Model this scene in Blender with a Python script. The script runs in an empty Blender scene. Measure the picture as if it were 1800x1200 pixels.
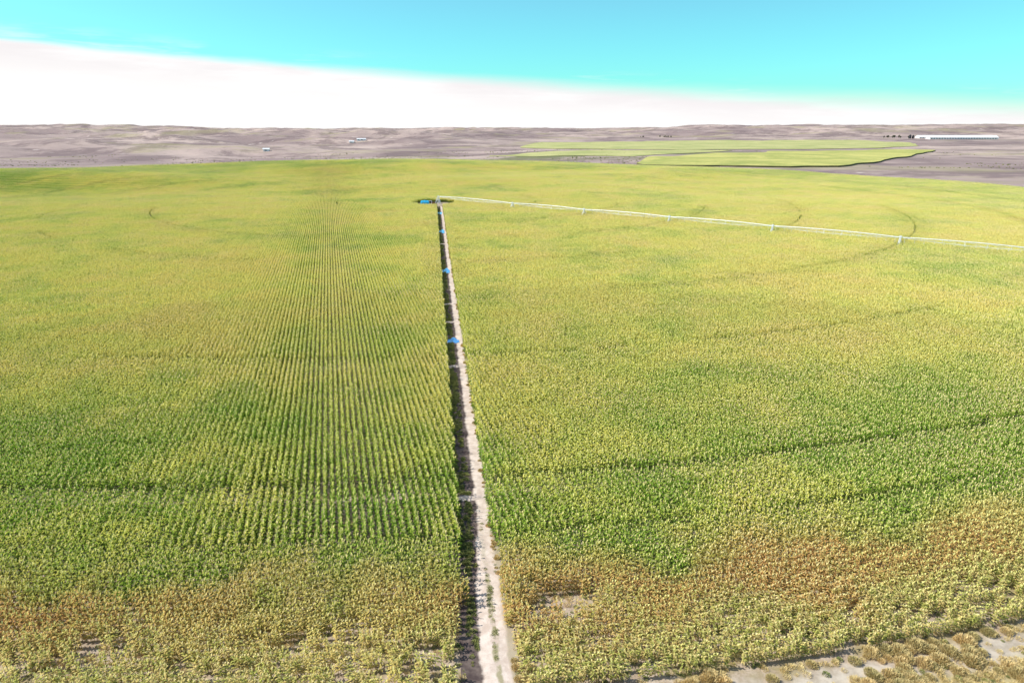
import bpy, math, random
import numpy as np
rng=np.random.default_rng(7); random.seed(7)
sc=bpy.context.scene
sc.view_settings.view_transform='Standard'; sc.view_settings.look='None'; sc.view_settings.exposure=0
COL=sc.collection
CX,CY=-42.0,394.0       # centre of the irrigated circle
TRACKS=[56,101,146,191,236,281,326]
ROW=math.radians(14.5)  # crop row heading, west of north

# ---------------------------------------------------------------- helpers
LAT=rng.random((256,256))
def vnoise(x,y):
    x=np.asarray(x,float);y=np.asarray(y,float)
    xi=np.floor(x).astype(int);yi=np.floor(y).astype(int);fx=x-xi;fy=y-yi
    fx=fx*fx*(3-2*fx);fy=fy*fy*(3-2*fy)
    a=LAT[xi&255,yi&255];b=LAT[(xi+1)&255,yi&255];c=LAT[xi&255,(yi+1)&255];d=LAT[(xi+1)&255,(yi+1)&255]
    return (a*(1-fx)+b*fx)*(1-fy)+(c*(1-fx)+d*fx)*fy
def fbm(x,y,o=5):
    s=0;a=.5;t=0
    for k in range(o):
        s=s+a*vnoise(x*2**k+17.3*k,y*2**k+9.1*k);t+=a;a*=.5
    return s/t
def sm(a,b,x):
    t=np.clip((np.asarray(x,float)-a)/(b-a),0,1);return t*t*(3-2*t)
def height(x,y):
    x=np.asarray(x,float);y=np.asarray(y,float)
    d=np.hypot(x,y)
    u=sm(240,520,y)
    f=u*(7.5*np.exp(-((x+170)/260)**2-((y-740)/110)**2)+6.5*np.exp(-((x+430)/160)**2-((y-560)/90)**2)
        -3.5*np.exp(-((x+300)/200)**2-((y-440)/60)**2)+5.0*(fbm(x/170+3,y/110+5,2)-.5)*sm(1500,900,d))
    v=-9*sm(820,980,y)*sm(150,-150,x)*sm(2300,1300,d)
    A=sm(1700,5200,d)
    r1=1-np.abs(2*fbm(x/1700+7.7,y/1100+2.2,5)-1)
    r2=1-np.abs(2*fbm(x/520+1.7,y/360+6.2,5)-1)
    h=A*(2+122*(fbm(x/1700+31,y/1100+11,4)-.36)+50*(r1-.6)+34*(r2-.6)+26*sm(500,4000,x))
    m=sm(950,1900,d)*sm(6500,3500,d)*(sm(250,-500,x)*.85+.15)*(60*np.maximum(fbm(x/480+50,y/310+9,5)-.40,-.08)+30*(r2-.65))
    h=h+m
    pad=np.exp(-((x-1750)/600)**2-((y-2600)/420)**2)
    h=h*(1-pad)+8*pad
    val=np.exp(-((x-450)/650)**2-((y-1500)/800)**2)
    h=h*(1-val)+2*val
    far=sm(9000,14000,d)
    return f+v+h*(1-far)+far*26
def Rout(th):   # th: angle from the -Y direction, positive to the +X side
    a=np.abs(th)
    r=356+46*sm(math.radians(18),math.radians(80),a)
    return r+70*np.exp(-((th+math.radians(122))/math.radians(16))**2)
def polar(x,y):
    dx=x-CX;dy=y-CY
    return np.hypot(dx,dy),np.arctan2(dx,-dy)
def road_x(y): return 3.6-0.113*y

def mesh_obj(name,verts,faces,mats=(),midx=None,parent=None,smooth=False,link=True):
    me=bpy.data.meshes.new(name)
    me.from_pydata([tuple(v) for v in verts],[],[tuple(f) for f in faces])
    for m in mats: me.materials.append(m)
    if midx is not None: me.polygons.foreach_set('material_index',np.asarray(midx,dtype=np.int32))
    if smooth: me.polygons.foreach_set('use_smooth',np.ones(len(me.polygons),dtype=bool))
    me.update()
    ob=bpy.data.objects.new(name,me)
    if link: COL.objects.link(ob)
    if parent: ob.parent=parent
    return ob
def empty(name,loc=(0,0,0),rz=0):
    e=bpy.data.objects.new(name,None);COL.objects.link(e);e.location=loc;e.rotation_euler=(0,0,rz);return e

class NT:
    def __init__(s,name):
        s.m=bpy.data.materials.new(name);s.m.use_nodes=True;s.t=s.m.node_tree
        s.n=s.t.nodes;s.l=s.t.links
        s.n.clear();s.out=s.n.new('ShaderNodeOutputMaterial')
    def new(s,typ,**kw):
        n=s.n.new(typ)
        for k,v in kw.items(): setattr(n,k,v)
        return n
    def link(s,a,b): s.l.new(a,b)
    def val(s,sock,v):
        if hasattr(v,'is_linked') or isinstance(v,bpy.types.NodeSocket): s.l.new(v,sock)
        else: sock.default_value=v
    def noise(s,vec,scale,detail=3,rough=.55,dist=0):
        n=s.new('ShaderNodeTexNoise');s.link(vec,n.inputs['Vector'])
        n.inputs['Scale'].default_value=scale;n.inputs['Detail'].default_value=detail
        n.inputs['Roughness'].default_value=rough;n.inputs['Distortion'].default_value=dist
        return n.outputs['Fac']
    def math(s,op,a,b=0,c=None):
        n=s.new('ShaderNodeMath',operation=op);s.val(n.inputs[0],a);s.val(n.inputs[1],b)
        if c is not None:s.val(n.inputs[2],c)
        return n.outputs[0]
    def rng(s,v,a,b,c=0,d=1,smooth=True):
        n=s.new('ShaderNodeMapRange');n.interpolation_type='SMOOTHSTEP' if smooth else 'LINEAR'
        s.val(n.inputs[0],v)
        for i,q in zip((1,2,3,4),(a,b,c,d)): n.inputs[i].default_value=q
        return n.outputs[0]
    def mix(s,f,a,b,blend='MIX'):
        n=s.new('ShaderNodeMix',data_type='RGBA',blend_type=blend)
        s.val(n.inputs[0],f)
        for i,q in ((6,a),(7,b)):
            if isinstance(q,tuple): n.inputs[i].default_value=(*q,1)
            else: s.link(q,n.inputs[i])
        return n.outputs[2]
    def pos(s): return s.new('ShaderNodeNewGeometry').outputs['Position']
    def radial(s,p,c0=(CX,CY,0),sc_=(1,1,0)):
        c=s.new('ShaderNodeVectorMath',operation='MULTIPLY');s.link(p,c.inputs[0]);c.inputs[1].default_value=sc_
        d=s.new('ShaderNodeVectorMath',operation='DISTANCE');s.link(c.outputs[0],d.inputs[0]);d.inputs[1].default_value=c0
        return d.outputs['Value']
    def bsdf(s,col,rough=.9,bump=None,bs=.3,bd=.1,metal=0,spec=.2):
        b=s.new('ShaderNodeBsdfPrincipled')
        if isinstance(col,tuple): b.inputs['Base Color'].default_value=(*col,1)
        else: s.link(col,b.inputs['Base Color'])
        b.inputs['Roughness'].default_value=rough;b.inputs['Metallic'].default_value=metal
        b.inputs['Specular IOR Level'].default_value=spec
        if bump is not None:
            n=s.new('ShaderNodeBump');n.inputs['Strength'].default_value=bs;n.inputs['Distance'].default_value=bd
            s.link(bump,n.inputs['Height']);s.link(n.outputs[0],b.inputs['Normal'])
        s.link(b.outputs[0],s.out.inputs[0]);return s.m

def simple(name,col,rough=.6,metal=0,var=.15,scale=3):
    t=NT(name);p=t.pos();n=t.noise(p,scale,4)
    c=t.mix(t.rng(n,.3,.7),tuple(q*(1-var) for q in col),tuple(min(1,q*(1+var)) for q in col))
    return t.bsdf(c,rough,metal=metal)

# ---------------------------------------------------------------- materials
def corn_leaf():
    t=NT('corn_leaf');p=t.pos();r=t.radial(p)
    n1=t.noise(p,.018,2,.6);n2=t.noise(p,.11,3,.6);n3=t.noise(p,1.6,1)
    s=t.math('ADD',t.math('MULTIPLY',n1,1.0),t.math('MULTIPLY',n2,.75));s=t.math('ADD',s,t.math('MULTIPLY',n3,.55))
    s=t.math('SUBTRACT',s,t.rng(r,280,336,-.04,.17))
    yel=t.rng(s,.84,1.24)
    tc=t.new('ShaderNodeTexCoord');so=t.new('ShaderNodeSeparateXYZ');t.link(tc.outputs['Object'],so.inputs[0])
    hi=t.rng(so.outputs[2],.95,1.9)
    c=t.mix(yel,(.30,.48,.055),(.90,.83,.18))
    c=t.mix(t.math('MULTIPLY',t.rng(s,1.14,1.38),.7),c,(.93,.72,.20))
    c=t.mix(hi,(.13,.22,.028),c)  # lower leaves darkened in colour to deepen the shade between rows
    rn=t.math('ADD',r,t.math('MULTIPLY',t.math('SUBTRACT',n2,.5),26))
    dry=t.rng(rn,339,346.5)
    rust=t.mix(t.rng(n1,.42,.56),(.84,.64,.22),(.80,.45,.18))
    late=t.mix(t.rng(n3,.4,.6),(.84,.64,.27),(.50,.50,.13))
    rust=t.mix(t.rng(n3,.50,.62,0,.55),rust,(.60,.58,.15))
    rc=t.mix(t.rng(rn,347,353),rust,late)
    near=t.new('ShaderNodeSeparateXYZ');t.link(p,near.inputs[0])
    c=t.mix(t.math('MULTIPLY',t.math('MULTIPLY',dry,t.rng(near.outputs[1],140,90)),.88),c,rc)
    d=t.new('ShaderNodeBsdfDiffuse');t.link(c,d.inputs[0])
    tr=t.new('ShaderNodeBsdfTranslucent');t.link(c,tr.inputs[0])
    m=t.new('ShaderNodeMixShader');m.inputs[0].default_value=.25;t.link(d.outputs[0],m.inputs[1]);t.link(tr.outputs[0],m.inputs[2])
    t.link(m.outputs[0],t.out.inputs[0]);return t.m
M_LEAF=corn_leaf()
t=NT('corn_tassel');p=t.pos();n=t.noise(p,.06,1);d=t.new('ShaderNodeBsdfDiffuse');t.link(t.mix(t.rng(n,.4,.65),(.90,.83,.32),(.94,.80,.38)),d.inputs[0]);t.link(d.outputs[0],t.out.inputs[0]);M_TASSEL=t.m
t=NT('corn_stalk');oi=t.new('ShaderNodeObjectInfo').outputs['Random'];d=t.new('ShaderNodeBsdfDiffuse');t.link(t.mix(oi,(.20,.25,.07),(.28,.29,.09)),d.inputs[0]);t.link(d.outputs[0],t.out.inputs[0]);M_STALK=t.m

def ground_mat():
    t=NT('steppe_soil');p=t.pos();r=t.radial(p)
    st=t.new('ShaderNodeVectorMath',operation='MULTIPLY');t.link(p,st.inputs[0]);st.inputs[1].default_value=(1,1.0,0)
    q=st.outputs[0]
    a=t.noise(q,.0018,6,.62,.8);b=t.noise(q,.007,7,.72,.5);c=t.noise(q,.07,5,.7);f=t.noise(q,.8,5,.65)
    col=t.mix(t.rng(a,.38,.62),(.33,.245,.225),(.56,.43,.365))
    col=t.mix(t.math('MULTIPLY',t.rng(b,.46,.58),.75),col,(.20,.145,.14))
    col=t.mix(t.math('MULTIPLY',t.rng(c,.54,.68),.4),col,(.16,.14,.09))
    gr=t.math('MULTIPLY',t.rng(t.noise(q,.004,4,.6,.8),.52,.66),.4)
    col=t.mix(gr,col,(.42,.38,.17))
    vd=t.radial(p,(230*.0022,1150*.0038,0),(.0022,.0038,0))
    vg=t.math('MULTIPLY',t.rng(vd,1.05,.35),t.rng(b,.38,.58))
    col=t.mix(t.math('MULTIPLY',vg,.8),col,(.17,.19,.07))
    col=t.mix(t.math('MULTIPLY',t.rng(t.noise(q,.011,5,.6,1.5),.65,.71),.75),col,(.72,.61,.53))
    # cultivated soil and sandy verge
    soil=t.mix(t.rng(f,.35,.65),(.42,.32,.23),(.58,.47,.37))
    soil=t.mix(t.rng(t.noise(q,.25,4),.46,.62),soil,(.36,.29,.15))
    fine=t.noise(q,6,4,.7)
    soil=t.mix(t.math('MULTIPLY',t.rng(fine,.45,.65),.5),soil,(.26,.21,.12))
    rn=t.math('ADD',r,t.math('MULTIPLY',t.math('SUBTRACT',t.noise(q,.2,4),.5),4))
    sep=t.new('ShaderNodeSeparateXYZ');t.link(p,sep.inputs[0])
    verge=t.mix(t.rng(f,.35,.65),(.44,.37,.28),(.62,.54,.43))
    grs=t.mix(t.rng(f,.4,.6),(.36,.28,.13),(.50,.42,.22))
    edge=t.mix(t.rng(rn,356,358),soil,verge);edge=t.mix(t.rng(rn,358.4,360),edge,grs)
    near=t.rng(sep.outputs[1],200,140)
    inside=t.rng(r,402,406)
    base=t.mix(inside,soil,col)
    out=t.mix(near,base,edge)
    h=t.math('ADD',t.math('MULTIPLY',f,.7),t.math('MULTIPLY',fine,.25))
    return t.bsdf(out,.95,h,.5,.15,spec=.1)
M_GROUND=ground_mat()

def road_mat():
    t=NT('sandy_track');tc=t.new('ShaderNodeTexCoord').outputs['Object']
    sep=t.new('ShaderNodeSeparateXYZ');t.link(tc,sep.inputs[0]);x=sep.outputs[0]
    n=t.noise(tc,.9,5,.65);f=t.noise(tc,7,4,.7)
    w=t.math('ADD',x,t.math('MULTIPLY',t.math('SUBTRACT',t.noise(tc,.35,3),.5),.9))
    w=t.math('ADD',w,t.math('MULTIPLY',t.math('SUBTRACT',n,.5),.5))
    sand=t.mix(t.rng(n,.35,.65),(.60,.48,.39),(.78,.66,.56))
    sand=t.mix(t.math('MULTIPLY',t.rng(f,.55,.72),.5),sand,(.42,.33,.25))
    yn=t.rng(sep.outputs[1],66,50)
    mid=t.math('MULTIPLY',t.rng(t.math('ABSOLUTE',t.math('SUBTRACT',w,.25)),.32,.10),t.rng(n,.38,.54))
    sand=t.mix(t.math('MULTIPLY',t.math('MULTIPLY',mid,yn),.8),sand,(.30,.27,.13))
    ditch_shade=t.mix(t.rng(n,.35,.65),(.09,.065,.06),(.20,.155,.13))  # dark ditch soil, with the shadow of the left-hand corn painted in
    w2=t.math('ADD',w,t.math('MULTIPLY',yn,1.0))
    c=t.mix(t.rng(w2,-.22,.12),ditch_shade,sand)
    c=t.mix(t.math('MULTIPLY',t.rng(w,1.05,1.4),.7),c,(.36,.30,.18))
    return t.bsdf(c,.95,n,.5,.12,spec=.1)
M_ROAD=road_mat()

# ---------------------------------------------------------------- terrain
ang=np.concatenate([np.arange(-180,-52,3.0),np.arange(-52,52,.17),np.arange(52,180,3.0)])
ang=np.radians(ang)
rad=np.concatenate([np.array([0.01]),np.arange(12,60,8.0),60*np.exp(np.linspace(0,math.log(16000/60),380))])
AA,RR=np.meshgrid(ang,rad)
X=RR*np.sin(AA);Y=RR*np.cos(AA);Z=height(X,Y)
na,nr=len(ang),len(rad)
V=np.stack([X.ravel(),Y.ravel(),Z.ravel()],1)
i=np.arange(nr-1)[:,None]*na;j=np.arange(na)[None,:];j2=(j+1)%na
F=np.stack([(i+j).ravel(),(i+j2).ravel(),(i+na+j2).ravel(),(i+na+j).ravel()],1)
ter=mesh_obj('ground',V,F[:,::-1],[M_GROUND],smooth=True)

# road (straight farm track to the pivot)
rang=math.atan(0.113)
ry=np.arange(-10,384,2.0)
rv=[];rf=[]
xs=[-2.7,-2.1,-1.5,-.9,-.3,.3,.9,1.4,1.9]
zs=[.05,.0,-.0,.02,.08,.10,.08,.08,.06]
for a,yy in enumerate(ry):
    for xx,zz in zip(xs,zs):
        wx=3.6+(-math.sin(rang))*yy+math.cos(rang)*xx;wy=math.cos(rang)*yy+math.sin(rang)*xx
        rv.append((xx,yy,float(height(wx,wy))+.03+zz))
k=len(xs)
for a in range(len(ry)-1):
    for b in range(k-1): rf.append((a*k+b,a*k+b+1,(a+1)*k+b+1,(a+1)*k+b))
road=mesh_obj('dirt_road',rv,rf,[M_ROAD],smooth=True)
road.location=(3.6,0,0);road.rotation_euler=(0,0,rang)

# ---------------------------------------------------------------- corn plants
def plant(seed,far=False):
    r=np.random.default_rng(seed);v=[];f=[];m=[]
    H=2.1+r.uniform(-.15,.18)
    def ribbon(pts,ws,side,mi):
        b=len(v)
        for P,w in zip(pts,ws):
            v.append(P-side*w/2);v.append(P+side*w/2)
        for q in range(len(pts)-1):
            f.append((b+2*q,b+2*q+1,b+2*q+3,b+2*q+2));m.append(mi)
    for a in ((0,) if far else (0,math.pi/2)):
        s=np.array([math.cos(a),math.sin(a),0]);ribbon([np.array([0,0,0.]),np.array([0,0,H])],[.035,.02],s,2)
    ph=r.uniform(0,math.pi);n=6 if far else 8
    for q in range(n):
        z0=(.8 if far else .4)+(H-(.9 if far else .5))*q/(n-1)
        az=ph+math.pi*(q%2)+r.uniform(-.6,.6)
        L=(.47 if q<n-2 else .40)*r.uniform(.8,1.15)
        u=np.array([math.cos(az),math.sin(az),0]);s=np.array([-u[1],u[0],0])
        up=r.uniform(.5,1.0)*(1.0 if q<n-2 else 1.2)
        s2=s+np.array([0,0,r.uniform(-.35,.35)])
        if far: ribbon([np.array([0,0,z0]),u*.4*L+np.array([0,0,z0+.34*L*up]),u*.82*L+np.array([0,0,z0+.06*L])],[.10,.17,.03],s2,0)
        else: ribbon([np.array([0,0,z0]),u*.22*L+np.array([0,0,z0+.28*L*up]),u*.5*L+np.array([0,0,z0+.36*L*up]),u*.82*L+np.array([0,0,z0+.10*L*up-.04])],[.05,.12,.11,.015],s2,0)
    for q in range(2 if far else 4):
        az=r.uniform(0,6.28);u=np.array([math.cos(az),math.sin(az),0]);s=np.array([-u[1],u[0],0])
        sp=.0 if q==0 else .14;w=.07 if far else .045
        ribbon([np.array([0,0,H-.02]),u*sp*.6+np.array([0,0,H+.2]),u*sp+np.array([0,0,H+(.38 if q==0 else .27)])],[.02,w,.02],s,1)
    return np.array(v),np.array(f),np.array(m)
PL=[plant(100+q) for q in range(14)]
PLF=[plant(100+q,True) for q in range(14)]
def block(name,rows,length,seed,xo,yo,PL=PL):
    r=np.random.default_rng(seed);vs=[];fs=[];ms=[];o=0
    for a in range(rows):
        n=int(length/.2)
        for b in range(n):
            if r.random()<.04: continue
            v,f,m=PL[r.integers(len(PL))]
            th=r.uniform(0,6.28);c,s=math.cos(th),math.sin(th)
            sc_=r.uniform(.86,1.1)
            R=np.array([[c,-s,0],[s,c,0],[0,0,1]])
            w=(v@R.T)*np.array([1,1,sc_])
            w=w+np.array([xo+(a+.5)*.76+r.normal(0,.03),yo+(b+.5)*.2+r.normal(0,.03),0])
            lean=r.normal(0,.04,2);w[:,0]+=w[:,2]*lean[0];w[:,1]+=w[:,2]*lean[1]
            vs.append(w);fs.append(f+o);ms.append(m);o+=len(w)
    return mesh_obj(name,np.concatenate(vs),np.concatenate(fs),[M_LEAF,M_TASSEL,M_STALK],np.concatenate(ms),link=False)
TW=6.08;TL=6.0
corn_src=bpy.data.collections.new('corn_source')
NB=5;NU=8
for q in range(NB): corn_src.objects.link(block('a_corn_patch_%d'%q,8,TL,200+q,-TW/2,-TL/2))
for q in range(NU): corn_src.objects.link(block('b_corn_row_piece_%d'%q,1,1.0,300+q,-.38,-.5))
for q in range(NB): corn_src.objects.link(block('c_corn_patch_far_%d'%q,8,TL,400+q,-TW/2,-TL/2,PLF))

def allowed(x,y):
    R,th=polar(x,y)
    off=(x-road_x(y))*math.cos(rang)
    left=np.where(y<52,-2.0-.10*(52-y),-2.0);right=np.where(y<55,1.2+.08*(55-y),1.2)
    ok=~((off>left)&(off<right)&(y<400))
    for T in TRACKS:
        wd=.50 if T>300 else (.42 if T>250 else .38)
        gap=np.abs(R-T)<wd
        if T<300: gap&=((vnoise(th*5+T,th*0+3)>.44)|((x<-190)&(y>330)))
        ok&=~gap
    ok&=R<Rout(th)
    # cleared working area round the pivot
    ok&=np.hypot((x-CX+2)/1.0,(y-CY+6)/1.5)>9+4*vnoise(th*3+40,th*0)
    return ok
pts=[];rots=[];vars_=[]
def emit(cx,cy,rot,inner):
    c=np.cos(rot);s=np.sin(rot)
    g=np.linspace(-.5,.5,7);gx,gy=np.meshgrid(g*TW,g*TL);gx=gx.ravel();gy=gy.ravel()
    sx=cx[:,None]+c[:,None]*gx-s[:,None]*gy;sy=cy[:,None]+s[:,None]*gx+c[:,None]*gy
    ok=allowed(sx,sy)&inner(sx,sy)
    R,th=polar(cx,cy)
    sparse=(Rout(th)-R<13)&(cy<130)
    full=ok.all(1)&~sparse;part=ok.any(1)&~full
    n=full.sum();pts.append(np.stack([cx[full],cy[full]],1));rots.append(rot[full])
    vb=rng.integers(0,NB,n);far_=np.hypot(cx[full],cy[full])>170
    vars_.append(np.where(far_,vb+NB+NU,vb))
    px=cx[part];py=cy[part];pr=rot[part]
    ux=(np.arange(8)+.5)*.76-TW/2;uy=(np.arange(6)+.5)-TL/2
    ux,uy=np.meshgrid(ux,uy);ux=ux.ravel();uy=uy.ravel()
    c=np.cos(pr)[:,None];s=np.sin(pr)[:,None]
    wx=px[:,None]+c*ux-s*uy;wy=py[:,None]+s*ux+c*uy
    rr=np.broadcast_to(pr[:,None],wx.shape)
    wx=wx.ravel();wy=wy.ravel();rr=rr.ravel()
    k=allowed(wx,wy)&inner(wx,wy)
    R,th=polar(wx,wy);dd=Rout(th)-R
    hole=sm(.50,.66,fbm(wx/6+3,wy/2.0,3))
    dens=1-(wy<130)*((.20+.38*hole)*sm(11,5,dd)*sm(0,-8,wx)+(.10+.30*hole)*sm(7,2,dd)*sm(-8,0,wx))
    bare=np.exp(-((wx-4.5)/4.2)**2-((wy-50)/2.6)**2)
    dens=dens*(1-.8*sm(.25,.9,bare))
    k&=rng.random(len(wx))<dens
    n=k.sum();pts.append(np.stack([wx[k],wy[k]],1));rots.append(rr[k]);vars_.append(NB+rng.integers(0,NU,n))
HEAD=18.24
N=90
gi,gj=np.meshgrid(np.arange(-N,N),np.arange(-N,N));gi=gi.ravel()*TW;gj=gj.ravel()*TL
c,s=math.cos(ROW),math.sin(ROW)
bx=CX+c*gi-s*gj;by=CY+s*gi+c*gj
R,th=polar(bx,by);kk=R<Rout(th)-HEAD+6
inner=lambda x,y:(polar(x,y)[0]<Rout(polar(x,y)[1])-HEAD-.4)
emit(bx[kk],by[kk],np.full(kk.sum(),ROW),inner)
cxs=[];cys=[];rs=[]
for q in range(3):
    th=-math.pi
    while th<math.pi:
        Rr=float(Rout(th))-TW/2-TW*q
        e=1e-3;dR=(float(Rout(th+e))-float(Rout(th-e)))/(2*e)
        x=CX+Rr*math.sin(th);y=CY-Rr*math.cos(th)
        tx=Rr*math.cos(th)+dR*math.sin(th);ty=Rr*math.sin(th)-dR*math.cos(th)
        cxs.append(x);cys.append(y);rs.append(math.atan2(ty,tx)-math.pi/2)
        th+=TL/math.hypot(Rr,dR)
emit(np.array(cxs),np.array(cys),np.array(rs),lambda x,y:np.ones_like(x,bool))
P=np.concatenate(pts);RO=np.concatenate(rots);VA=np.concatenate(vars_)
flip=rng.random(len(RO))<.5;RO=RO+flip*math.pi
print('corn instances',len(P))

def scatter(name,P,rot,var,scale,src):
    me=bpy.data.meshes.new(name);n=len(P);me.vertices.add(n)
    z=height(P[:,0],P[:,1])
    me.vertices.foreach_set('co',np.stack([P[:,0],P[:,1],z],1).astype(np.float32).ravel())
    a=me.attributes.new('rot','FLOAT_VECTOR','POINT');v=np.zeros((n,3),np.float32);v[:,2]=rot;a.data.foreach_set('vector',v.ravel())
    a=me.attributes.new('scl','FLOAT_VECTOR','POINT');a.data.foreach_set('vector',np.asarray(scale,np.float32).ravel())
    a=me.attributes.new('var','INT','POINT');a.data.foreach_set('value',np.asarray(var,np.int32))
    me.update();ob=bpy.data.objects.new(name,me);COL.objects.link(ob)
    ng=bpy.data.node_groups.new(name+'_scatter','GeometryNodeTree')
    ng.interface.new_socket('Geometry',in_out='INPUT',socket_type='NodeSocketGeometry')
    ng.interface.new_socket('Geometry',in_out='OUTPUT',socket_type='NodeSocketGeometry')
    gi=ng.nodes.new('NodeGroupInput');go=ng.nodes.new('NodeGroupOutput')
    ci=ng.nodes.new('GeometryNodeCollectionInfo');ci.inputs['Collection'].default_value=src
    ci.inputs['Separate Children'].default_value=True;ci.inputs['Reset Children'].default_value=True
    ip=ng.nodes.new('GeometryNodeInstanceOnPoints');ip.inputs['Pick Instance'].default_value=True
    def at(nm,ty):
        q=ng.nodes.new('GeometryNodeInputNamedAttribute');q.data_type=ty;q.inputs['Name'].default_value=nm;return q.outputs['Attribute']
    L=ng.links.new
    L(gi.outputs[0],ip.inputs['Points']);L(ci.outputs[0],ip.inputs['Instance'])
    L(at('var','INT'),ip.inputs['Instance Index']);L(at('rot','FLOAT_VECTOR'),ip.inputs['Rotation']);L(at('scl','FLOAT_VECTOR'),ip.inputs['Scale'])
    L(ip.outputs[0],go.inputs[0])
    md=ob.modifiers.new('scatter','NODES');md.node_group=ng
    return ob
hs=.90+.2*fbm(P[:,0]/14,P[:,1]/14,3)
R,th=polar(P[:,0],P[:,1]);hs=hs*(1-.35*sm(12,4,Rout(th)-R)*(P[:,1]<130))
scatter('corn_field',P,RO,VA,np.stack([np.ones(len(P)),np.ones(len(P)),hs],1),corn_src)

# ---------------------------------------------------------------- grass / sagebrush tufts
def tuft_mat(name,a,b):
    t=NT(name);p=t.pos();oi=t.new('ShaderNodeObjectInfo').outputs['Random']
    return t.bsdf(t.mix(t.math('ADD',t.math('MULTIPLY',oi,.7),t.math('MULTIPLY',t.noise(p,2,2),.3)),a,b),.9)
M_DRYG=tuft_mat('dry_grass',(.62,.46,.18),(.84,.70,.36))
M_SAGE=tuft_mat('sage_leaf',(.46,.40,.17),(.82,.60,.28))
M_WEED=tuft_mat('green_weed',(.18,.23,.07),(.48,.46,.16))
def tuft(name,n,rad_,h,w,mat,seed,dome=False):
    r=np.random.default_rng(seed);v=[];f=[]
    for q in range(n):
        az=r.uniform(0,6.28);rr=rad_*math.sqrt(r.random());x,y=rr*math.cos(az),rr*math.sin(az)
        top=h*r.uniform(.45,1)*(1-.55*(rr/rad_)**2);z0=top*r.uniform(.2,.7) if dome else 0
        lean=r.uniform(.05,.25 if dome else .45)*h;a2=az+r.uniform(-1.6,1.6);s=np.array([-math.sin(a2),math.cos(a2),0])*w*r.uniform(.6,1.3)
        b=np.array([x,y,z0]);m_=np.array([x+lean*.4*math.cos(a2),y+lean*.4*math.sin(a2),z0+(top-z0)*.65]);e=np.array([x+lean*math.cos(a2),y+lean*math.sin(a2),top])
        o=len(v);v+=[b-s*.5,b+s*.5,m_+s*.6,m_-s*.6,e]
        f+=[(o,o+1,o+2,o+3),(o+3,o+2,o+4)]
    return mesh_obj(name,v,f,[mat],link=False)
gsrc=bpy.data.collections.new('grass_source')
for q in range(3): gsrc.objects.link(tuft('a_grass_%d'%q,80,.35,.42,.022,M_DRYG,q))
for q in range(3): gsrc.objects.link(tuft('b_sage_%d'%q,520,.5,.62,.028,M_SAGE,10+q,True))
for q in range(3): gsrc.objects.link(tuft('c_weed_%d'%q,130,.28,.32,.035,M_WEED,20+q,True))
gp=[];gv=[];gs=[]
def add(x,y,var,s): 
    gp.append(np.stack([x,y],1));gv.append(var);gs.append(s)
n=95000;th=rng.uniform(-.35,.55,n);ex=rng.uniform(.3,38,n)
R=Rout(th)+ex;x=CX+R*np.sin(th);y=CY-R*np.cos(th)
d=sm(.28,.44,fbm(x/6+9,y/6,3))*np.where(ex<.8,.6,np.where(ex<2.4,.16,np.where(ex<3.4,.5,1.0)))
k=(rng.random(n)<d)&(np.abs(x-road_x(y))>2.2);x=x[k];y=y[k];ex=ex[k]
typ=rng.random(len(x));sg=sm(.40,.65,vnoise(x/5+70,y/3));var=np.where(typ<.7*sg+.05,3+rng.integers(0,3,len(x)),np.where(typ<.90,rng.integers(0,3,len(x)),6+rng.integers(0,3,len(x))))
add(x,y,var,rng.uniform(.45,1.1,len(x))*(1+.4*sg))
def along(n,o0,o1,y0,y1,th_,varf,s0,s1,ns=4):
    y=rng.uniform(y0,y1,n);o=rng.uniform(o0,o1,n)
    k=vnoise(y/ns,o*2+5)>th_;y=y[k];o=o[k];add(road_x(y)+o,y,varf(len(y)),rng.uniform(s0,s1,len(y)))
wd=lambda m:6+rng.integers(0,3,m)
mx=lambda m:rng.integers(0,9,m)
along(300,.0,.5,40,66,.42,wd,.3,.9,3)
along(5200,-2.1,-.6,56,380,.35,wd,.5,1.1)
along(260,-2.0,-1.2,40,60,.5,wd,.4,1.0,2)
along(1200,1.0,1.5,55,380,.4,mx,.4,.8)
along(260,1.5,3.2,38,56,.45,mx,.4,.9,2)
n=11000;th=rng.uniform(-.3,.4,n);R=Rout(th)-rng.uniform(0,12,n);x=CX+R*np.sin(th);y=CY-R*np.cos(th)
k=(np.abs(x-road_x(y))>2.4)&(fbm(x/5,y/5,3)>.38);x=x[k];y=y[k];add(x,y,rng.integers(0,3,len(x))+6*(rng.random(len(x))<.5),rng.uniform(.4,.9,len(x)))
GP=np.concatenate(gp);GV=np.concatenate(gv);GS=np.concatenate(gs)
scatter('grass',GP,rng.uniform(0,6.28,len(GP)),GV,np.stack([GS]*3,1),gsrc)
n=6000;a=rng.uniform(-.75,.75,n);d=rng.uniform(830,1500,n);x=d*np.sin(a);y=d*np.cos(a)
k=(fbm(x/120+4,y/60,3)>.54)&(polar(x,y)[0]>Rout(polar(x,y)[1])+8);x=x[k];y=y[k]
sg=rng.uniform(.8,2.0,len(x));ssrc=bpy.data.collections.new('sage_source')
for q in range(2): ssrc.objects.link(tuft('far_sage_%d'%q,120,.6,.7,.12,M_WEED,40+q,True))
scatter('sagebrush',np.stack([x,y],1),rng.uniform(0,6.28,len(x)),rng.integers(0,2,len(x)),np.stack([sg,sg,sg*.8],1),ssrc)

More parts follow.
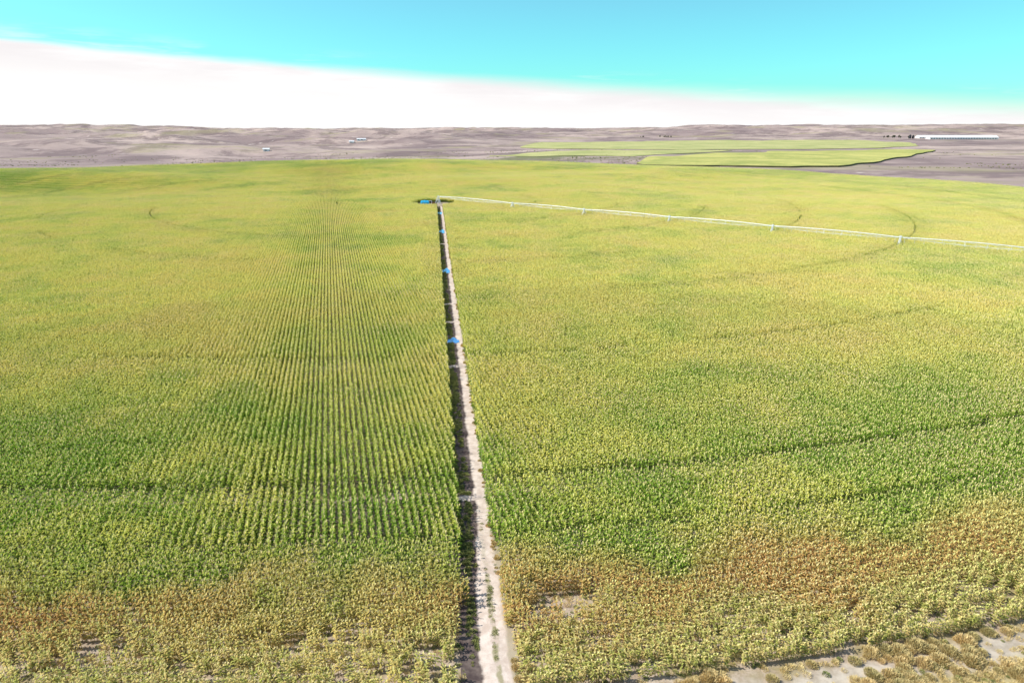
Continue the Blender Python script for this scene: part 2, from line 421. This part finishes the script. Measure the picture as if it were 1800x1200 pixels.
# ---------------------------------------------------------------- neighbouring fields
def far_field_mat(name,a,b):
    t=NT(name);p=t.pos();n=t.noise(p,.012,4,.6,.6);m=t.noise(p,.12,5,.75)
    c=t.mix(t.rng(t.math('ADD',t.math('MULTIPLY',n,.6),t.math('MULTIPLY',m,.4)),.4,.6),a,b)
    return t.bsdf(c,.95,m,.8,1.0)
M_FF=far_field_mat('distant_crop',(.36,.38,.10),(.60,.55,.17))
M_FF2=far_field_mat('distant_pasture',(.38,.40,.14),(.56,.52,.22))
M_FS=simple('crop_side_shade',(.14,.13,.06),.9)  # dark colour stands in for shade on the crop's edge wall
def far_field(outline,step,h=1.8,mat=None,name='distant_crop_field'):
    o=np.array(outline,float);n=int((o[-1,0]-o[0,0])/step)
    xs=np.linspace(o[0,0],o[-1,0],n+1);y0=np.interp(xs,o[:,0],o[:,1]);y1=np.interp(xs,o[:,0],o[:,2])
    y0=y0+(fbm(xs/60+3,xs*0+4,3)-.5)*26;y1=np.maximum(y1+(fbm(xs/80+9,xs*0+2,4)-.5)*120,y0+6)
    m=26;u=np.linspace(0,1,m+1)[:,None];Yq=y0[None]*(1-u)+y1[None]*u;Xq=np.broadcast_to(xs[None],Yq.shape)
    z=height(Xq,Yq)+h
    V=np.stack([Xq.ravel(),Yq.ravel(),z.ravel()],1).tolist();F=[];mi=[]
    W=n+1
    for b in range(m):
        for a in range(n): F.append((b*W+a,b*W+a+1,(b+1)*W+a+1,(b+1)*W+a));mi.append(0)
    rim=[a for a in range(W)]+[b*W+n for b in range(1,m+1)]+[m*W+a for a in range(n-1,-1,-1)]+[b*W for b in range(m-1,0,-1)]
    base=len(V)
    for q in rim: V.append([V[q][0],V[q][1],V[q][2]-h-1.5])
    K=len(rim)
    for q in range(K): F.append((rim[q],rim[(q+1)%K],base+(q+1)%K,base+q));mi.append(1)
    return mesh_obj(name,V,F,[mat or M_FF,M_FS],mi)
far_field([(150,800,830),(200,790,990),(300,772,1120),(360,780,1170),(470,900,1260),(600,1070,1330),(760,1290,1370),(800,1345,1365)],8)
far_field([(20,1640,1700),(90,1480,2150),(350,1420,2350),(600,1450,2450),(800,1540,2500),(1000,1750,2500),(1180,2100,2420)],14,.8,M_FF2)
far_field([(-40,1260,1280),(40,1130,1330),(190,1110,1370),(330,1240,1400),(420,1350,1400)],10,.6,M_FF2)

# ---------------------------------------------------------------- centre pivot
M_GALV=simple('galvanised_steel',(.80,.82,.83),.45,.15,.08)
M_TIRE=simple('tyre_rubber',(.03,.03,.03),.9)
M_BLUE=simple('blue_paint',(.05,.50,.80),.4)
M_RUST=simple('rusty_engine',(.22,.08,.04),.7)
M_DARK=simple('dark_metal',(.05,.05,.055),.6)
M_WHITE=simple('white_sheet_metal',(.82,.82,.80),.5,0,.04,.3)
class MB:
    def __init__(s): s.v=[];s.f=[];s.m=[]
    def tube(s,p,q,r,mi=0,n=6,r2=None,cap=True):
        p=np.array(p,float);q=np.array(q,float);d=q-p;L=np.linalg.norm(d);d/=L
        u=np.cross(d,[0,0,1]) if abs(d[2])<.9 else np.cross(d,[1,0,0]);u/=np.linalg.norm(u);w=np.cross(d,u)
        r2=r if r2 is None else r2;o=len(s.v)
        for c_,rr in ((p,r),(q,r2)):
            for k in range(n):
                a=2*math.pi*k/n;s.v.append(c_+rr*(math.cos(a)*u+math.sin(a)*w))
        for k in range(n): s.f.append((o+k,o+(k+1)%n,o+n+(k+1)%n,o+n+k));s.m.append(mi)
        if cap: s.f.append(tuple(range(o+n-1,o-1,-1)));s.m.append(mi);s.f.append(tuple(range(o+n,o+2*n)));s.m.append(mi)
    def box(s,c,d,mi=0,rz=0):
        o=len(s.v);ca,sa=math.cos(rz),math.sin(rz)
        for x,y,z in [(-1,-1,-1),(1,-1,-1),(1,1,-1),(-1,1,-1),(-1,-1,1),(1,-1,1),(1,1,1),(-1,1,1)]:
            x*=d[0]/2;y*=d[1]/2;s.v.append(np.array([c[0]+x*ca-y*sa,c[1]+x*sa+y*ca,c[2]+z*d[2]/2]))
        for f in [(0,3,2,1),(4,5,6,7),(0,1,5,4),(1,2,6,5),(2,3,7,6),(3,0,4,7)]: s.f.append(tuple(o+k for k in f));s.m.append(mi)
    def obj(s,name,mats,parent=None): return mesh_obj(name,s.v,s.f,mats,s.m,parent)
piv=empty('center_pivot_irrigation',(CX,CY,0))
az=math.atan2(-175,201);ux=np.array([math.cos(az),math.sin(az),0]);tx=np.array([-ux[1],ux[0],0])
def gz(p): return float(height(CX+p[0],CY+p[1]))
b=MB();z0=gz((0,0))
for sx in (-1,1):
    for sy in (-1,1): b.tube((sx*1.6,sy*1.6,z0),(sx*.35,sy*.35,z0+4.0),.09)
for zz,w in ((.8,1.35),(2.4,.85)):
    cs=[(-w,-w,z0+zz),(w,-w,z0+zz),(w,w,z0+zz),(-w,w,z0+zz)]
    for k in range(4): b.tube(cs[k],cs[(k+1)%4],.06)
b.tube((0,0,z0),(0,0,z0+4.5),.16,n=10);b.box((0,0,z0+4.6),(.5,.5,.35));b.box((.9,-1.6,z0+1.5),(.8,.35,1.1))
b.obj('pivot_tower',[M_GALV],piv)
pb=MB();tb=MB();wb=MB();db=MB()
TR=[0]+TRACKS
for s in range(len(TRACKS)):
    r0,r1=TR[s],TR[s+1];L=r1-r0
    p0=ux*r0;p1=ux*r1;h0=gz(p0)+4.0;h1=gz(p1)+4.0
    if s==0:h0=z0+4.3
    N_=14;pp=[]
    for k in range(N_+1):
        f_=k/N_;P_=ux*(r0+L*f_);P_=P_+np.array([0,0,h0+(h1-h0)*f_+1.0*4*f_*(1-f_)*.45]);pp.append(P_)
    for k in range(N_): pb.tube(pp[k],pp[k+1],.14,n=7,cap=False)
    prev=None
    for k in range(0,N_+1,2):
        f_=k/N_;dep=1.25*4*f_*(1-f_)+.05
        A_=pp[k]+tx*.55*min(1,dep)-np.array([0,0,dep]);B_=pp[k]-tx*.55*min(1,dep)-np.array([0,0,dep])
        if 0<k<N_:
            tb.tube(pp[k],A_,.045,n=4);tb.tube(pp[k],B_,.045,n=4);tb.tube(A_,B_,.04,n=4)
        if prev is not None:
            tb.tube(prev[0],A_,.035,n=4);tb.tube(prev[1],B_,.035,n=4)
            tb.tube(pp[k-2],A_,.025,n=4);tb.tube(pp[k-2],B_,.025,n=4)
        prev=(A_,B_)
    for k in range(int(L/3)):
        f_=(k+.5)/int(L/3);q=pp[0]*(1-f_)+pp[-1]*f_+np.array([0,0,1.8*f_*(1-f_)]);sd=tx*.35*(1 if k%2 else -1)
        db.tube(q,q+sd+np.array([0,0,.1]),.035,n=4);db.tube(q+sd+np.array([0,0,.1]),q+sd-np.array([0,0,1.5]),.035,n=4);db.box(q+sd-np.array([0,0,1.6]),(.12,.12,.25))
    g=gz(p1);top=p1+np.array([0,0,h1])
    for sg_ in (-1,1):
        ft=p1+tx*1.9*sg_+np.array([0,0,g+.75])
        for o_ in (-.45,.45): wb.tube(top+ux*o_*.4,ft+ux*o_*.5,.12,n=5)
        wb.tube(ft,ft+np.array([0,0,-.1]),.1,n=5)
        ax=ft-np.array([0,0,.1])
        wb.tube(ax-ux*.18,ax+ux*.18,.62,1,n=16);wb.tube(ax-ux*.2,ax+ux*.2,.3,0,n=10)
    wb.tube(p1+tx*1.9+np.array([0,0,g+.8]),p1-tx*1.9+np.array([0,0,g+.8]),.1,n=6)
    wb.tube(top*0.5+(p1+tx*1.9+np.array([0,0,g+.75]))*.5,top*.5+(p1-tx*1.9+np.array([0,0,g+.75]))*.5,.08,n=5)
    wb.box(p1+np.array([0,0,h1+.2]),(.8,.6,.7),0,az)
pb.obj('pipe',[M_GALV],piv);tb.obj('truss',[M_GALV],piv);wb.obj('drive_towers',[M_GALV,M_TIRE],piv);db.obj('sprinkler_drops',[M_GALV],piv)

# blue tank
zt=float(height(-50,388));tk=empty('water_tank',(-48.5,386,zt),.1);b=MB()
b.tube((-2,0,1.5),(2,0,1.5),1.25,0,20,cap=False)
b.tube((2,0,1.5),(2.35,0,1.5),1.25,0,20,.6);b.tube((-2,0,1.5),(-2.35,0,1.5),1.25,0,20,.6)
b.tube((0,0,2.65),(0,0,3.0),.3,0,12);b.obj('tank',[M_BLUE],tk)
b=MB()
for x in (-1.4,1.4):
    b.box((x,0,.35),(.25,2.0,.5),0)
b.box((0,.8,.08),(4.4,.2,.16),0);b.box((0,-.8,.08),(4.4,.2,.16),0);b.obj('skid',[M_DARK],tk)
ge=empty('diesel_pump',(-43.3,385.5,float(height(-44,385))),.3);b=MB()
b.box((0,0,.25),(3.4,1.5,.3),0);b.box((-.4,0,1.1),(1.9,1.1,1.3),1);b.box((1.1,0,1.05),(.5,1.2,1.2),0)
b.tube((-.6,.2,1.7),(-.6,.2,2.9),.08,0,8);b.tube((-1.6,0,.9),(-1.0,0,.9),.4,2,12);b.tube((-1.4,0,1.2),(-1.4,0,2.2),.12,2,8)
b.obj('engine',[M_DARK,M_RUST,M_GALV],ge)
cp=empty('control_cabinet',(-46.0,391,float(height(-46,391))),0);b=MB()
b.box((0,0,1.3),(1.5,.7,1.6),0);b.box((0,-.36,1.3),(1.3,.03,1.4),1);b.tube((-.6,0,0),(-.6,0,.5),.06,0,6);b.tube((.6,0,0),(.6,0,.5),.06,0,6);b.box((0,0,2.13),(1.7,.9,.06),0)
b.obj('cabinet',[M_WHITE,M_DARK],cp)

# ---------------------------------------------------------------- puddles in the track ditch
t=NT('puddle_water');p=t.pos();M_WATER=t.bsdf((.16,.50,1.0),.15,t.noise(p,3,2),.05,.02,metal=.3,spec=.8)  # sky reflection put into the blue base colour
for yy,ln in ((129,3.2),(199,6),(281,9),(345,9)):
    v=[(0,0,0)];n=40
    for k in range(n):
        a=2*math.pi*k/n;r_=1+.22*math.sin(3*a+yy)+.14*math.sin(5*a+1)+.1*math.sin(9*a+yy*2)
        v.append((max(-1.4,min(1.2,1.35*r_*math.cos(a))),ln/2*r_*math.sin(a),0))
    f=[(0,1+k,1+(k+1)%n) for k in range(n)]
    o=mesh_obj('puddle',v,f,[M_WATER]);cx=road_x(yy)-.7
    o.location=(cx,yy,float(height(cx,yy))+.18);o.rotation_euler=(0,0,rang)

M_BERM=simple('berm_soil',(.66,.54,.46),.95,0,.2,1.2)
for T in (326,281,252,236,146):
    yy=CY-T+.8;b=[];f=[]
    xs_=np.linspace(-2.6,1.2,9);ysq=np.linspace(-.6,.6,5)
    for a in xs_:
        for c_ in ysq: b.append((a,c_+.12*math.sin(a*3+T),.30*(1-(c_/.6)**2)*(1-.1*abs(a))+.02*math.sin(a*9)))
    for a in range(8):
        for c_ in range(4): f.append((a*5+c_,(a+1)*5+c_,(a+1)*5+c_+1,a*5+c_+1))
    o=mesh_obj('soil_berm',b,f,[M_BERM],smooth=True);cx=road_x(yy);o.location=(cx,yy,float(height(cx,yy))+.05);o.rotation_euler=(0,0,rang)

# ---------------------------------------------------------------- distant barns
M_ROOF=simple('barn_roof',(.85,.85,.85),.5,0,.05,.1)
def barn(x,y,L,W,H,rz,name='livestock_barn'):
    z=float(height(x,y));e=empty(name,(x,y,z),rz);b=MB()
    b.box((0,0,H/2-1),(L,W,H+2),0);b.obj('walls',[M_WHITE],e)
    v=[];f=[];q=W/2+1.2
    for sx in (-L/2-1,L/2+1): v+=[(sx,-q,H-.2),(sx,0,H+W*.22),(sx,q,H-.2),(sx,-q,H-.5),(sx,q,H-.5)]
    f=[(0,5,6,1),(1,6,7,2),(0,1,2,4,3),(5,8,9,7,6),(3,8,5,0),(2,7,9,4)]
    mesh_obj('roof',v,f,[M_ROOF],parent=e)
    b=MB()
    for k in range(int(L/9)): b.box((-L/2+5+k*9,-W/2-.03,H*.45),(5,.12,H*.4),0)
    b.obj('openings',[M_DARK],e)
for x,y,L in ((1560,2470,230),(1640,2640,270),(1990,2500,180),(2010,2620,200)): barn(x,y,L,30,6,-.04)
b=MB();e=empty('feed_silo',(1430,2560,float(height(1430,2560))));b.tube((0,0,-1),(0,0,11),4,0,16);b.tube((0,0,11),(0,0,14),4,0,16,.4);b.tube((11,0,-1),(11,0,10),3.5,0,16);b.tube((11,0,10),(11,0,12.5),3.5,0,16,.4);b.obj('silo',[M_DARK],e)
for x,y,L in ((-455,2150,26),(-478,2120,14),(-520,1500,12)): barn(x,y,L,10,4,.2,'farm_shed')

# distant trees
M_TREE=tuft_mat('tree_leaf',(.05,.065,.035),(.12,.13,.07));M_BARK=simple('bark',(.10,.07,.05))
tv=[];tf=[];tm=[]
r=np.random.default_rng(5)
for cx,cy,n,sp in ((640,3050,6,14),(560,3060,3,8),(1400,2600,9,22),(1870,2560,5,14)):
    for q in range(n):
        x=cx+r.normal(0,sp);y=cy+r.normal(0,sp);z=float(height(x,y));H=r.uniform(7,12)
        b=MB();b.tube((x,y,z-.5),(x,y,z+H*.5),.35,1,6,.18)
        for k in range(4):
            a=r.uniform(0,6.28);b.tube((x,y,z+H*.3),(x+math.cos(a)*H*.25,y+math.sin(a)*H*.25,z+H*.65),.15,1,5,.05)
        o=len(tv);tv+=b.v;tf+=[tuple(o+i_ for i_ in f_) for f_ in b.f];tm+=b.m
        for k in range(220):
            d=r.normal(0,1,3);d/=np.linalg.norm(d);rr=r.random()**.4
            c_=np.array([x,y,z+H*.62])+d*rr*np.array([H*.36,H*.36,H*.40])*(1+.25*math.sin(3*d[0]+q))
            u_=r.normal(0,1,3);u_/=np.linalg.norm(u_);w_=np.cross(u_,r.normal(0,1,3));w_/=np.linalg.norm(w_)
            s_=.6;o=len(tv);tv+=[c_-u_*s_,c_+w_*s_,c_+u_*s_,c_-w_*s_];tf.append((o,o+1,o+2,o+3));tm.append(0)
mesh_obj('distant_trees',tv,tf,[M_TREE,M_BARK],tm)

# ---------------------------------------------------------------- light
EL=math.radians(44);sd=np.array([-.85,.0]);sd/=np.linalg.norm(sd)
sun=bpy.data.lights.new('sun','SUN');sun.energy=5;sun.angle=math.radians(.5);sun.color=(1,.965,.9)
so=bpy.data.objects.new('sun',sun);COL.objects.link(so);so.location=(0,0,80)
from mathutils import Vector
so.rotation_euler=Vector((sd[0]*math.cos(EL),sd[1]*math.cos(EL),math.sin(EL))).to_track_quat('Z','Y').to_euler()
w=bpy.data.worlds.new('World');sc.world=w;w.use_nodes=True
nt=w.node_tree;nd=nt.nodes;nd.clear();L=nt.links.new
def wn(typ,**k):
    n=nd.new(typ)
    for a,b_ in k.items(): setattr(n,a,b_)
    return n
def wm(op,a,b_=0):
    n=wn('ShaderNodeMath',operation=op)
    for i_,q in enumerate((a,b_)):
        if isinstance(q,(int,float)): n.inputs[i_].default_value=q
        else: L(q,n.inputs[i_])
    return n.outputs[0]
def wr(v,a,b_,c_,d_):
    n=wn('ShaderNodeMapRange');n.interpolation_type='SMOOTHSTEP';L(v,n.inputs[0])
    for i_,q in zip((1,2,3,4),(a,b_,c_,d_)): n.inputs[i_].default_value=q
    return n.outputs[0]
sky=wn('ShaderNodeTexSky',sky_type='NISHITA');sky.sun_disc=False;sky.sun_elevation=EL;sky.sun_rotation=math.atan2(sd[0],sd[1])
sky.dust_density=.6
tc=wn('ShaderNodeTexCoord');sp=wn('ShaderNodeSeparateXYZ');L(tc.outputs['Generated'],sp.inputs[0])
x_,z_=sp.outputs[0],sp.outputs[2]
tint=wn('ShaderNodeMix',data_type='RGBA');L(wr(z_,.06,.45,0,1),tint.inputs[0])
tint.inputs[6].default_value=(.44,1.20,1.18,1);tint.inputs[7].default_value=(.95,1.0,1.0,1)
ml=wn('ShaderNodeMix',data_type='RGBA',blend_type='MULTIPLY');ml.inputs[0].default_value=1
L(sky.outputs[0],ml.inputs[6]);L(tint.outputs[2],ml.inputs[7])
sc1=wn('ShaderNodeVectorMath',operation='SCALE');L(ml.outputs[2],sc1.inputs[0]);sc1.inputs['Scale'].default_value=.15
mp=wn('ShaderNodeMapping');L(tc.outputs['Generated'],mp.inputs[0]);mp.inputs['Scale'].default_value=(2.5,2.5,22)
nz=wn('ShaderNodeTexNoise');L(mp.outputs[0],nz.inputs['Vector']);nz.inputs['Scale'].default_value=2.2;nz.inputs['Detail'].default_value=6;nz.inputs['Roughness'].default_value=.6
edge=wm('ADD',wm('MULTIPLY',x_,-.062),.062)
e=wm('SUBTRACT',z_,edge);e=wm('ADD',e,wm('MULTIPLY',wm('SUBTRACT',nz.outputs[0],.5),.014))
soft=wr(x_,-.5,.5,.006,.018)
cl=wr(wm('DIVIDE',e,soft),-1.0,1.0,1,0)
wis=wm('MULTIPLY',wr(nz.outputs[0],.50,.70,0,.5),wr(e,.0,.03,1,0))
fac=wm('MAXIMUM',cl,wis)
cn=wn('ShaderNodeMix',data_type='RGBA');L(wr(nz.outputs[0],.35,.7,0,1),cn.inputs[0]);cn.inputs[6].default_value=(.94,.90,.91,1);cn.inputs[7].default_value=(1.06,1.04,1.04,1)
cb=wn('ShaderNodeMix',data_type='RGBA');L(wr(e,-.05,-.005,1,0),cb.inputs[0]);L(cn.outputs[2],cb.inputs[6]);cb.inputs[7].default_value=(1.04,1.02,1.01,1)
cm=wn('ShaderNodeMix',data_type='RGBA');L(fac,cm.inputs[0]);L(sc1.outputs[0],cm.inputs[6]);L(cb.outputs[2],cm.inputs[7])
bg=wn('ShaderNodeBackground');L(cm.outputs[2],bg.inputs[0]);bg.inputs[1].default_value=1
ou=wn('ShaderNodeOutputWorld');L(bg.outputs[0],ou.inputs[0])

# ---------------------------------------------------------------- camera
cam=bpy.data.cameras.new('camera');cam.sensor_width=36;cam.lens=24;cam.clip_start=.5;cam.clip_end=40000
co=bpy.data.objects.new('camera',cam);COL.objects.link(co);co.location=(0,0,40);co.rotation_euler=(math.radians(90-17.2),0,0)
sc.camera=co
